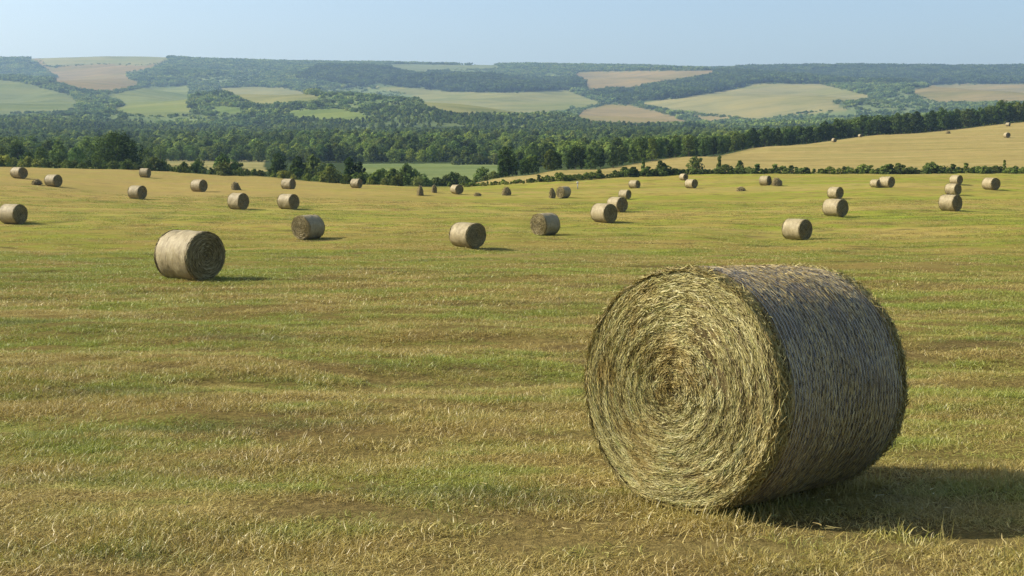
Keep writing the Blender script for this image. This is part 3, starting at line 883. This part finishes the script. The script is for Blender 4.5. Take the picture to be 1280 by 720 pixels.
# broken heaps of hay and slumped bales far out in the field
def heap_mesh(seed, tall):
    rng = np.random.default_rng(seed); G = Geo()
    nx, seg = 7, 16
    V, q = [], []
    for i in range(nx):
        t = i / (nx - 1)
        for j in range(seg):
            a = 2 * PI * j / seg
            r = (.60 * (1 - t ** 2.6) ** .6 + .05) * (1 + .42 * float(vnoise(math.cos(a) * 2 + seed, math.sin(a) * 2 + t * 2, seed)))
            V.append((r * math.cos(a), r * math.sin(a), t * tall - .04))
    for i in range(nx - 1):
        for j in range(seg):
            q.append((i * seg + j, i * seg + (j + 1) % seg, (i + 1) * seg + (j + 1) % seg, (i + 1) * seg + j))
    q.append(tuple((nx - 1) * seg + j for j in (0, 4, 8, 12)))
    G.add(V, q, .5, 0)
    n = 420
    a = rng.uniform(0, 2 * PI, n); t = rng.uniform(0, 1, n); r = .60 * (1 - t ** 2.6) ** .6 + .06
    P0 = np.stack([r * np.cos(a), r * np.sin(a), t * tall], -1)
    dr = np.stack([np.cos(a) * .6 + rng.normal(0, .6, n), np.sin(a) * .6 + rng.normal(0, .6, n), rng.normal(-.3, .5, n)], -1)
    P = P0[:, None] + dr[:, None] * np.array([-.08, 0, .12])[None, :, None]
    S = np.cross(dr, rng.normal(0, 1, (n, 3))); S /= np.linalg.norm(S, axis=1)[:, None]
    G.ribbons(P, S, np.full((n, 3), .012), rng.uniform(0, 1, n), 1)
    return G.mesh('hay_heap', [M['far_end'], M['far_straw']])  # dark core material puts the heaps' shaded look into their colour

HEAPS = [
    (46.5, 224, 231, .8, 'low dark hay lump lying left of the far bale with the long shadow', 60),
    (294.5, 227.5, 237.5, 1.25, 'dark conical hay heap behind a bale, left of the small bale column', 61),
    (525, 232, 244, 1.5, 'leaning dark hay heap with a pale crown, leftmost of the far middle row', 62),
    (543, 231, 240.5, 1.5, 'slim upright dark hay heap between two other far heaps', 63),
    (597, 241, 245, .6, 'flat tiny dark hay lump right of the small upright far bale', 64),
    (632.5, 233.5, 244, 1.3, 'dark hay heap with pale top at the foot of the golden slope', 65),
    (690, 235, 248, 1.7, 'narrow dark upright hay heap touching a bale with sunlit end', 66),
    (971, 222, 232, 1.1, 'dark broken hay piece lying right of a pale far bale', 67),
    (926, 233.5, 239, .7, 'small flat hay lump in the dark dip of the field', 68),
    (1185, 163.5, 167, .9, 'flat dark hay lump high on the golden slope', 69),
]
for cx, top, bot, tall, label, sd in HEAPS:
    X, Y, Z = hit(cx, bot)
    s = (bot - top) * Y / F / tall
    o = link('hay_heap', heap_mesh(sd, tall)); o.location = (X, Y, Z); o.scale = (s, s, s); o.rotation_euler = (random.uniform(-.2, .2), random.uniform(-.2, .2), random.uniform(0, 6))
    if tall > 1.4: o.scale = (s * .75, s * .75, s)
    tag(o, label, 'hay heap', 'broken hay heaps')

# pale marker stake below the hedge
def stake():
    X, Y, Z = hit(722, 236)
    G = Geo(); h = 1.15
    for (x0, x1, z0, z1) in ((-.07, .07, -.1, h * .75), (-.15, .15, h * .75, h * .98)):
        v = [(x, y, z) for z in (z0, z1) for x, y in ((x0, x0), (x1, x0), (x1, x1), (x0, x1))]
        G.add(v, [(0, 3, 2, 1), (4, 5, 6, 7), (0, 1, 5, 4), (1, 2, 6, 5), (2, 3, 7, 6), (3, 0, 4, 7)], .8 if z0 > 0 else .1)
    o = link('marker_stake', G.mesh('marker_stake', [M['stake']])); o.location = (X, Y, Z)
    tag(o, 'short white topped marker stake standing below the hedge', 'stake')
stake()

build_grass()

def loose_straw():
    rng = np.random.default_rng(9); n = 420; k = 5
    al = rng.normal(-.35, .75, n); ac = rng.normal(0, .65, n)
    X = HERO[0] + al * HERO_AX[0] - ac * HERO_AX[1]; Y = HERO[1] + al * HERO_AX[1] + ac * HERO_AX[0]
    a = rng.uniform(0, 2 * PI, n); L = rng.uniform(.04, .12, n); t = np.linspace(-.5, .5, k)[None]
    ang = a[:, None] + rng.normal(0, .9, n)[:, None] * t
    x = X[:, None] + L[:, None] * t * np.cos(ang); y = Y[:, None] + L[:, None] * t * np.sin(ang)
    z = ground(x, y) + (.02 + rng.uniform(0, .045, n))[:, None] + rng.normal(0, .12, n)[:, None] * L[:, None] * t
    S = np.stack([-np.sin(a), np.cos(a), rng.normal(0, .5, n)], -1); S /= np.linalg.norm(S, axis=1)[:, None]
    G = Geo(); G.ribbons(np.stack([x, y, z], -1), S, (rng.uniform(.002, .0042, n))[:, None] * np.array([.6, 1, 1, .9, .4])[None], rng.uniform(0, 1, n))
    o = link('loose_straw', G.mesh('loose_straw', [M['rim_straw']]))
    tag(o, 'loose straw spilled on the ground around the shaggy bale', 'straw', None, 'stuff')
loose_straw()

# ------------------------------------------------------------------ trees
def blob_leaves(G, c, rad, n, size, rng, mat=0, val=.5, up=.25):
    """n leaf cards spread in the outer part of an ellipsoid clump, facing roughly outwards"""
    d = rng.normal(0, 1, (n, 3)); d /= np.linalg.norm(d, axis=1)[:, None]
    rr = rng.uniform(.55, 1.08, n) ** .8
    P = c + d * rad * rr[:, None]
    N = d / np.array(rad) ; N /= np.linalg.norm(N, axis=1)[:, None]
    N = N + rng.normal(0, .42, (n, 3)); N[:, 2] += up; N /= np.linalg.norm(N, axis=1)[:, None]
    A = np.cross(N, rng.normal(0, 1, (n, 3))); A /= np.linalg.norm(A, axis=1)[:, None]; B = np.cross(N, A)
    s = size * rng.uniform(.6, 1.35, n)[:, None]
    V = np.stack([P - A * s * .5 - B * s * .35, P + A * s * .5 - B * s * .25, P + A * s * .35 + B * s * .5, P - A * s * .45 + B * s * .3], 1)
    q = np.arange(n * 4).reshape(n, 4)
    G.add(V.reshape(-1, 3), q, np.repeat(np.clip(val + rng.normal(0, .13, n), 0, 1), 4), mat)

def crown_mesh(seed, h, w, mat, clumps=16, leaves=75, size=.55, base=.22, shape='round'):
    rng = np.random.default_rng(seed); G = Geo(); cs = []
    for k in range(clumps):
        t = (k + rng.uniform(0, 1)) / clumps
        z = h * (base + (1 - base) * t * .93)
        if shape == 'round': prof = math.sqrt(max(.06, 1 - (2 * (t - .42)) ** 2 * .85))
        elif shape == 'cone': prof = 1.02 - .85 * t
        else: prof = 1 - .5 * t
        a = k * 2.4 + rng.uniform(-.5, .5); r = w * .5 * prof * rng.uniform(.25, .72)
        c = np.array([r * math.cos(a), r * math.sin(a), z])
        q = w * .5 * rng.uniform(.30, .50) * (.6 + .4 * prof)
        cs.append(c)
        blob_leaves(G, c, np.array([q, q, q * rng.uniform(.65, .95)]), int(leaves * rng.uniform(.7, 1.3)), size, rng, 0, rng.uniform(.2, .8))
    return G.mesh('crown', [mat]), cs

def tube(G, pts, r0, r1, seg=6, mat=0):
    pts = np.array(pts, float); n = len(pts); V = []
    for i, p in enumerate(pts):
        d = pts[min(i + 1, n - 1)] - pts[max(i - 1, 0)]; d /= np.linalg.norm(d)
        a = np.cross(d, (1, .3, .1)); a /= np.linalg.norm(a); b = np.cross(d, a)
        r = r0 + (r1 - r0) * i / (n - 1)
        for j in range(seg):
            t = 2 * PI * j / seg; V.append(p + r * (a * math.cos(t) + b * math.sin(t)))
    q = [(i * seg + j, i * seg + (j + 1) % seg, (i + 1) * seg + (j + 1) % seg, (i + 1) * seg + j) for i in range(n - 1) for j in range(seg)]
    G.add(V, q, .5, mat)

def trunk_mesh(seed, h, r, cs):
    rng = np.random.default_rng(seed); G = Geo()
    bend = rng.normal(0, .03 * h, 2)
    top = (bend[0], bend[1], h * .8)
    tube(G, [(0, 0, -.3), (0, 0, h * .12), (bend[0] * .5, bend[1] * .5, h * .42), top], r, r * .25)
    for c in cs[::3]:
        z0 = h * rng.uniform(.2, .5)
        s = np.array([bend[0] * .5 * z0 / (h * .42), bend[1] * .5 * z0 / (h * .42), z0])
        tube(G, [s, (s + c) / 2 + (0, 0, -.05 * h), c], r * .4, r * .08, 5)
    return G.mesh('trunk', [M['bark']])

def tree_kind(seed, h, w, mat, **k):
    cm, cs = crown_mesh(seed, h, w, mat, **k)
    return cm, trunk_mesh(seed + 1, h, h * .022 + .03, cs)

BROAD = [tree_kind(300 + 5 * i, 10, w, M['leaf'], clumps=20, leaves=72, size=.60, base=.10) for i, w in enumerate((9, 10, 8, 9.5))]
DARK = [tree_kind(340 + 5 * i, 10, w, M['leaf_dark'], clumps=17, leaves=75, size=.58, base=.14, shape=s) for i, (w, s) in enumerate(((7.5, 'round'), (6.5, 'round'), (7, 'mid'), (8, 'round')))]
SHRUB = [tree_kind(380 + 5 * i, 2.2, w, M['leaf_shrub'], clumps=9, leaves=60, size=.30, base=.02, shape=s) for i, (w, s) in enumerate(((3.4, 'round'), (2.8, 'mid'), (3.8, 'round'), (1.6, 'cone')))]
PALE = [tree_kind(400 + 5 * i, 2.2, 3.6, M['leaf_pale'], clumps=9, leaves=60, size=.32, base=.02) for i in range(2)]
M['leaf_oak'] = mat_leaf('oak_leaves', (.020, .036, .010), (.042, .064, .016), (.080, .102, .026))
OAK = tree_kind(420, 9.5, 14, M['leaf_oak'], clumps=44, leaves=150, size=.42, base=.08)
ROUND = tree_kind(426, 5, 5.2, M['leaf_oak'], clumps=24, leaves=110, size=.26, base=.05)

PROTO = {}
def plant(name, cat, kind, X, Y, s, label, group=None, sz=None, wide=1.0):
    key = (name, id(kind[0]))
    Z = float(ground(X, Y))
    if key not in PROTO:
        o = empty(name)
        link('crown' if cat == 'tree' else 'foliage', kind[0], o); link('trunk' if cat == 'tree' else 'stem', kind[1], o)
        PROTO[key] = o
    else:
        o = copy_tree(PROTO[key])
    o.location = (X, Y, Z - .05); o.rotation_euler = (0, 0, random.uniform(0, 6.28))
    o.scale = (s * wide, s * wide, s * (sz or random.uniform(.9, 1.12)))
    for k in ('label', 'group', 'category'):
        if k in o: del o[k]
    tag(o, label, cat, group)
    return o

def at(px, d):
    rx, ry, _ = ray(px, 200); return float(rx / ry * d)

# -- dark belt along the top of the golden slope, two rows of single trees
NB = 0
px = 628.0
while px < 1400:
    dcr = float(np.interp(px, CREST_X, CREST_D))
    for row in range(3):
        d = dcr + 8 + row * 9 + random.uniform(-2.5, 2.5)
        p = px + row * 5 + random.uniform(-2.5, 2.5)
        htgt = float(np.interp(px, [628, 720, 860, 1000, 1280], [25, 25, 23, 22, 24])) * d / F
        s = htgt / 10 * random.uniform(.86, 1.16)
        plant('belt_tree', 'tree', random.choice(DARK), at(p, d), d, s,
              'dark green tree in the dense belt along the crest of the golden slope', 'trees of the dark belt')
        NB += 1
    px += 6.6 * F / (dcr + 20) * .80
# -- trees along the front of the valley wood
px = 190.0
while px < 640:
    for row in range(2):
        d = 585 + row * 16 + random.uniform(-8, 8)
        plant('valley_tree', 'tree', random.choice(BROAD + DARK[:2]), at(px + random.uniform(-4, 4) + row * 8, d), d, random.uniform(.62, 1.0),
              'broadleaf tree in the front row of the valley wood behind the meadow', 'front trees of the valley wood', random.uniform(.62, 1.0))
    px += 12.5
# -- trees behind the field edge at the far left
LEFT = [(-60, 300, 6.0), (-30, 330, 7), (0, 300, 6.2), (22, 330, 7.4), (36, 290, 5), (52, 300, 5.8), (74, 345, 8.2), (95, 330, 6.2),
        (60, 400, 9), (20, 420, 10), (108, 400, 9.5), (-20, 420, 9), (185, 430, 7), (200, 455, 8)]
for px, d, h in LEFT:
    plant('edge_tree', 'tree', random.choice(DARK[:2] + BROAD), at(px, d), d, h / 11.5,
          'green tree standing behind the field edge in the left corner', 'trees behind the left field edge')
plant('oak_tree', 'tree', OAK, at(146, 278), 278, .90, 'broad dark spreading tree at the left field edge', None, .95)
plant('round_tree', 'tree', ROUND, at(347.5, 292), 292, 1.02, 'compact round dark tree standing alone at the field edge', None, 1.0)
for px, d, s, lab in ((437, 262, .50, 'taller left tree of the close pair at the field edge'), (449.5, 262, .42, 'shorter right tree of the close pair at the field edge')):
    plant('edge_tree', 'tree', DARK[1], at(px, d), d, s, lab, None, 1.05)
plant('edge_tree', 'tree', DARK[0], at(633, 282), 282, .62, 'green tree at the left tip of the dark belt', None)

# -- shrubs along the lower field edge
for px in np.arange(-40, 195, 9.5):
    pale = random.random() < .55
    d = float(np.interp(px, CREST_X, CREST_D)) + random.uniform(14, 30)
    plant('edge_shrub', 'shrub', random.choice(PALE if pale else SHRUB[:3]), at(px, d), d, random.uniform(.7, 1.05),
          'light green shrub in the strip along the left field edge' if pale else 'dark low shrub in the strip along the left field edge',
          'pale shrubs at the left field edge' if pale else 'dark shrubs at the left field edge')
for px in np.arange(188, 640, 6.2):
    d = float(np.interp(px, CREST_X, CREST_D)) + random.uniform(4, 26)
    pale = random.random() < .38
    s = random.choice((.45, .55, .6, .7, .8, 1.0, 1.25))
    plant('edge_shrub', 'shrub', random.choice(PALE if pale else SHRUB[:3] * 3 + SHRUB), at(px + random.uniform(-3, 3), d), d, s,
          'light green bush among the shrubs between field and meadow' if pale else 'dark green bush in the ragged row between field and meadow',
          'pale bushes between field and meadow' if pale else 'bushes between field and meadow')
for px in (572, 583, 592, 600, 609, 618, 627):
    plant('edge_shrub', 'shrub', random.choice(PALE), at(px, 545 + random.uniform(-8, 8)), 545, random.uniform(1.2, 1.9),
          'pale green thicket bush at the far end of the green meadow', 'pale thicket at the end of the meadow')
for px, d, s in ((248, 285, 1.25), (279, 280, 1.7), (296, 282, 1.3), (372, 290, 1.9), (392, 285, 2.1), (412, 275, 1.6), (478, 270, 1.4), (490, 268, 1.45), (507, 268, 1.75), (519, 272, 1.3), (380, 300, 1.4)):
    plant('edge_shrub', 'shrub', random.choice(SHRUB[:3]), at(px, d), d, s, 'tall rounded bush rising above the row at the field edge', 'tall bushes at the field edge')

# -- the hedge along the foot of the golden slope
px = 566.0
while px < 1400:
    d = float(hedge_d(px)) + random.uniform(-2.0, 2.5)
    s = float(np.interp(px, [566, 640, 760, 1000, 1280], [.34, .44, .60, .72, .70])) * random.choice((.65, .7, .75, .8, .9, .95, 1.3))
    plant('hedge_shrub', 'shrub', random.choice(SHRUB), at(px, d), d, s, 'dark green shrub in the long hedge below the golden slope', 'shrubs of the long hedge', wide=1.55)
    px += random.uniform(3.8, 6.6)
for px, d, s, sz, k, lab in (
        (870, 285, 1.25, 1.1, SHRUB[0], 'dark round bush on the golden slope below a pale bale'),
        (899, 268, 1.1, 1.5, SHRUB[3], 'slim dark upright bush right of the dark round bush'),
        (804, 258, 1.0, 1.6, SHRUB[3], 'slim tall sapling rising from the left part of the hedge'),
        (925, 264, .95, 1.2, SHRUB[1], 'tallest bush of the hedge right of the slim dark bush'),
        (827, 256, 1.15, 1.1, SHRUB[1], 'pointed bush between the slim sapling and the dark round bush'),
        (1161, 263, .95, 1.0, SHRUB[0], 'bulging bush of the hedge left of the bale column'),
        (1256, 263, .8, 1.6, SHRUB[3], 'thin dark sapling poking out of the hedge near the right edge')):
    plant('hedge_shrub', 'shrub', k, at(px, d), d, s, lab, None, sz)

# -- the far woods: valley and hillsides
def wood_points(d0, d1, dens, um=.47):
    n = int(um * (d1 ** 2 - d0 ** 2) * dens)
    d = np.sqrt(RNG.uniform(d0 ** 2, d1 ** 2, n)); u = RNG.uniform(-um, um, n)
    X = u * d; Z = ground(X, d)
    return X, d, Z

def far_clump(seed, mat=None):
    rng = np.random.default_rng(seed); G = Geo()
    for k in range(7):
        a = rng.uniform(0, 6.28); r = 11 * math.sqrt(rng.uniform(0, 1))
        h = rng.uniform(8, 13); q = rng.uniform(3.0, 5.2)
        val = rng.uniform(.1, .9)
        for j in range(3):
            c = np.array([r * math.cos(a) + rng.normal(0, 1.4), r * math.sin(a) + rng.normal(0, 1.4), h - q * .6 * (1 + j * .5)])
            blob_leaves(G, c, np.array([q * .8, q * .8, q * .75]), 34, 1.9, rng, 0, val)
    return G.mesh('far_trees', [mat or M['leaf_far']])

def build_woods():
    src = source_collection('wood_trees', [m[0] for m in BROAD] + [m[0] for m in DARK[:2]])
    X, Y, Z = wood_points(420, 1550, 1 / 38.)
    c = crest(X, Y); k = crop_at(X, Y, Z)
    px = 640 + F * X / Y
    ok = (k < 0) & (Y > c + 38)
    ok &= ~((px > 150) & (px < 640) & (Y < 612)) & ~((px < 640) & (Y < 470))
    ok &= ~((px > 660) & (Y > c + 260) & (Y < 900) & (RNG.uniform(0, 1, len(X)) < .4))
    # clearings and scrub
    cl = fbm(X / 90, Y / 160, 61)
    ok &= (cl < .42) | (RNG.uniform(0, 1, len(X)) < .25)
    X, Y, Z = X[ok], Y[ok], Z[ok]
    s = RNG.uniform(.55, 1.02, len(X)) * (1 + .18 * vnoise(X / 60, Y / 60, 62))
    s = s * np.where((640 + F * X / Y) > 640, .85, 1.0) * (1 - .38 * sstep(850, 1300, Y))
    S = np.stack([s * RNG.uniform(.9, 1.15, len(X)), s, s * RNG.uniform(.62, 1.05, len(X))], -1)
    scatter('valley_wood', np.stack([X, Y, Z - .2], -1), RNG.integers(0, 6, len(X)), RNG.uniform(0, 6.28, len(X)), S, src,
            'dense green wood filling the valley', 'wood')
    print('valley', len(X))
    src2 = source_collection('far_trees', [far_clump(500 + k) for k in range(6)] + [far_clump(510 + k, M['leaf_dark']) for k in range(4)])
    X, Y, Z = wood_points(1450, 4900, 1 / 125.)
    k = crop_at(X, Y, Z); px, py = proj(X, Y, Z)
    ok = (k < 0)
    # keep the bare skyline of the tan field at the far left
    ok &= ~((px > 36) & (px < 165) & (Y > 4300) & (RNG.uniform(0, 1, len(X)) < .985))
    # scrubby thin growth on the middle slope
    scrub = np.zeros(len(X), bool)
    for poly in SCRUB: scrub |= in_poly(px, py, poly)
    ok &= ~(scrub & (RNG.uniform(0, 1, len(X)) < .62))
    gap = (fbm(X / 110, Y / 260, 91) > .16) & (Y < 4100)
    gap &= ~in_poly(px, py, [(735, 120), (860, 96), (930, 85), (1400, 82), (1400, 108), (940, 106), (850, 124), (780, 130)])
    ok &= ~(gap & (RNG.uniform(0, 1, len(X)) < .6))
    X, Y, Z = X[ok], Y[ok], Z[ok]; scrub = scrub[ok]
    s = RNG.uniform(.5, .78, len(X)) * np.where(scrub, .7, 1)
    px, py = px[ok], py[ok]
    below = np.zeros(len(X), bool)
    for _, _, poly in CROPS:
        if poly[0][1] < 190: below |= in_poly(px, py - 4.5, poly)
    s = s * np.where(below, .52, 1)
    tallb = in_poly(px, py, [(735, 120), (860, 96), (930, 85), (1290, 82), (1400, 82), (1400, 108), (1165, 106), (940, 106), (850, 124), (780, 130)]) | in_poly(px, py, [(370, 100), (400, 84), (520, 86), (640, 98), (730, 98), (730, 112), (640, 118), (480, 112)])
    s = s * np.where(tallb & ~below, 1.55, 1)
    pick = np.where(tallb, RNG.integers(6, 10, len(X)), RNG.integers(0, 6, len(X)))
    hx, hy, hs = [], [], []
    lines = [(c[2] + [c[2][0]], .30, .42) for c in CROPS if c[2][0][1] < 190]
    lines += [([(118, 114), (140, 115.5), (165, 112), (190, 107), (238, 106)], .36, .9), ([(322, 133), (360, 134), (402, 132), (440, 136)], .34, .95),
              ([(690, 142), (725, 136), (757, 130)], .30, .95), ([(795, 131), (825, 138), (850, 143), (876, 151)], .42, .95),
              ([(858, 141), (900, 145), (935, 149)], .26, .9), ([(715, 135), (722, 138), (728, 140)], .6, 1), ([(55, 82), (62, 84), (78, 83)], .5, 1)]
    for pl, sz, pr in lines:
        for (xa, ya), (xb, yb) in zip(pl[:-1], pl[1:]):
            n = max(2, int(math.hypot(xb - xa, yb - ya) / 2.0))
            for q in range(n):
                if RNG.uniform() > pr: continue
                t = (q + RNG.uniform()) / n; x = xa + (xb - xa) * t; y = ya + (yb - ya) * t
                if not -20 < x < 1300 or y < 68: continue
                a, b, _ = hit(x + RNG.normal(0, .8), y + RNG.normal(0, .5), 1000, 4700)
                if b < 4600: hx.append(a); hy.append(b); hs.append(sz * RNG.uniform(.6, 1.2))
    hx, hy, hs = map(np.array, (hx, hy, hs))
    X = np.concatenate([X, hx]); Y = np.concatenate([Y, hy]); Z = np.concatenate([Z, ground(hx, hy)]); s = np.concatenate([s, hs])
    S = np.stack([s, s, s * RNG.uniform(.85, 1.15, len(X))], -1)
    scatter('hill_forest', np.stack([X, Y, Z - 1.0], -1), np.concatenate([pick, RNG.integers(0, 6, len(hx))]), RNG.uniform(0, 6.28, len(X)), S, src2,
            'dark blue green forest covering the far hillsides', 'forest')
    print('hill', len(X))
build_woods()
print('belt', NB, 'things', sum(1 for o in COL.objects if o.parent is None))

# ------------------------------------------------------------------ air
def haze():
    V = [(x, y, z) for z in (-24, 410) for x, y in ((-7600, -60), (7600, -60), (7600, 11200), (-7600, 11200))]
    me = mesh_from('haze', np.array(V), 4, np.array([(0, 3, 2, 1), (4, 5, 6, 7), (0, 1, 5, 4), (1, 2, 6, 5), (2, 3, 7, 6), (3, 0, 4, 7)]))
    m, nt = new_mat('thin_blue_haze'); T = NT(nt)
    v = T.n('ShaderNodeVolumePrincipled')
    v.inputs['Color'].default_value = (.50, .74, 1, 1); v.inputs['Density'].default_value = .95e-4
    v.inputs['Anisotropy'].default_value = .2
    o = T.n('ShaderNodeOutputMaterial'); T.l(v.outputs[0], o.inputs['Volume'])
    me.materials.append(m)
    ob = link('haze', me); tag(ob, 'thin blue haze in the air over the valley', 'haze', None, 'stuff')
haze()

# ------------------------------------------------------------------ light, camera, colour
EL, AZ = math.radians(36.5), math.radians(-82.5)
w = bpy.data.worlds.new('World'); SC.world = w; w.use_nodes = True
nt = w.node_tree; nt.nodes.clear(); T = NT(nt)
sk = T.n('ShaderNodeTexSky', sky_type='NISHITA'); sk.sun_disc = False
sk.sun_elevation = EL; sk.sun_rotation = AZ; sk.altitude = 200
sk.air_density = 1.0; sk.dust_density = 3.2; sk.ozone_density = 2.6
bg = T.n('ShaderNodeBackground'); T.l(sk.outputs[0], bg.inputs[0]); bg.inputs[1].default_value = .138
wo = T.n('ShaderNodeOutputWorld'); T.l(bg.outputs[0], wo.inputs[0])
sl = bpy.data.lights.new('sun', 'SUN'); sl.energy = 5.0; sl.angle = math.radians(.55); sl.color = (1, .93, .82)
so = bpy.data.objects.new('sun', sl); COL.objects.link(so)
from mathutils import Vector
sd = Vector((math.sin(AZ) * math.cos(EL), math.cos(AZ) * math.cos(EL), math.sin(EL)))
so.rotation_euler = sd.to_track_quat('Z', 'Y').to_euler(); so.location = (-30, 10, 40)

cam = bpy.data.cameras.new('camera'); cam.lens = 45; cam.sensor_width = 36
cam.clip_start = .1; cam.clip_end = 20000
co = bpy.data.objects.new('camera', cam); COL.objects.link(co)
co.rotation_euler = (PI / 2 - PITCH, 0, 0); SC.camera = co

vs = SC.view_settings
vs.view_transform = 'Standard'; vs.look = 'None'; vs.gamma = 1; vs.exposure = .58; vs.use_curve_mapping = False
SC.render.engine = 'CYCLES'
cy = SC.cycles
cy.max_bounces = 6; cy.diffuse_bounces = 3; cy.transmission_bounces = 3; cy.volume_bounces = 0; cy.transparent_max_bounces = 4
cy.use_denoising = True; cy.denoising_prefilter = 'NONE'; cy.use_adaptive_sampling = False
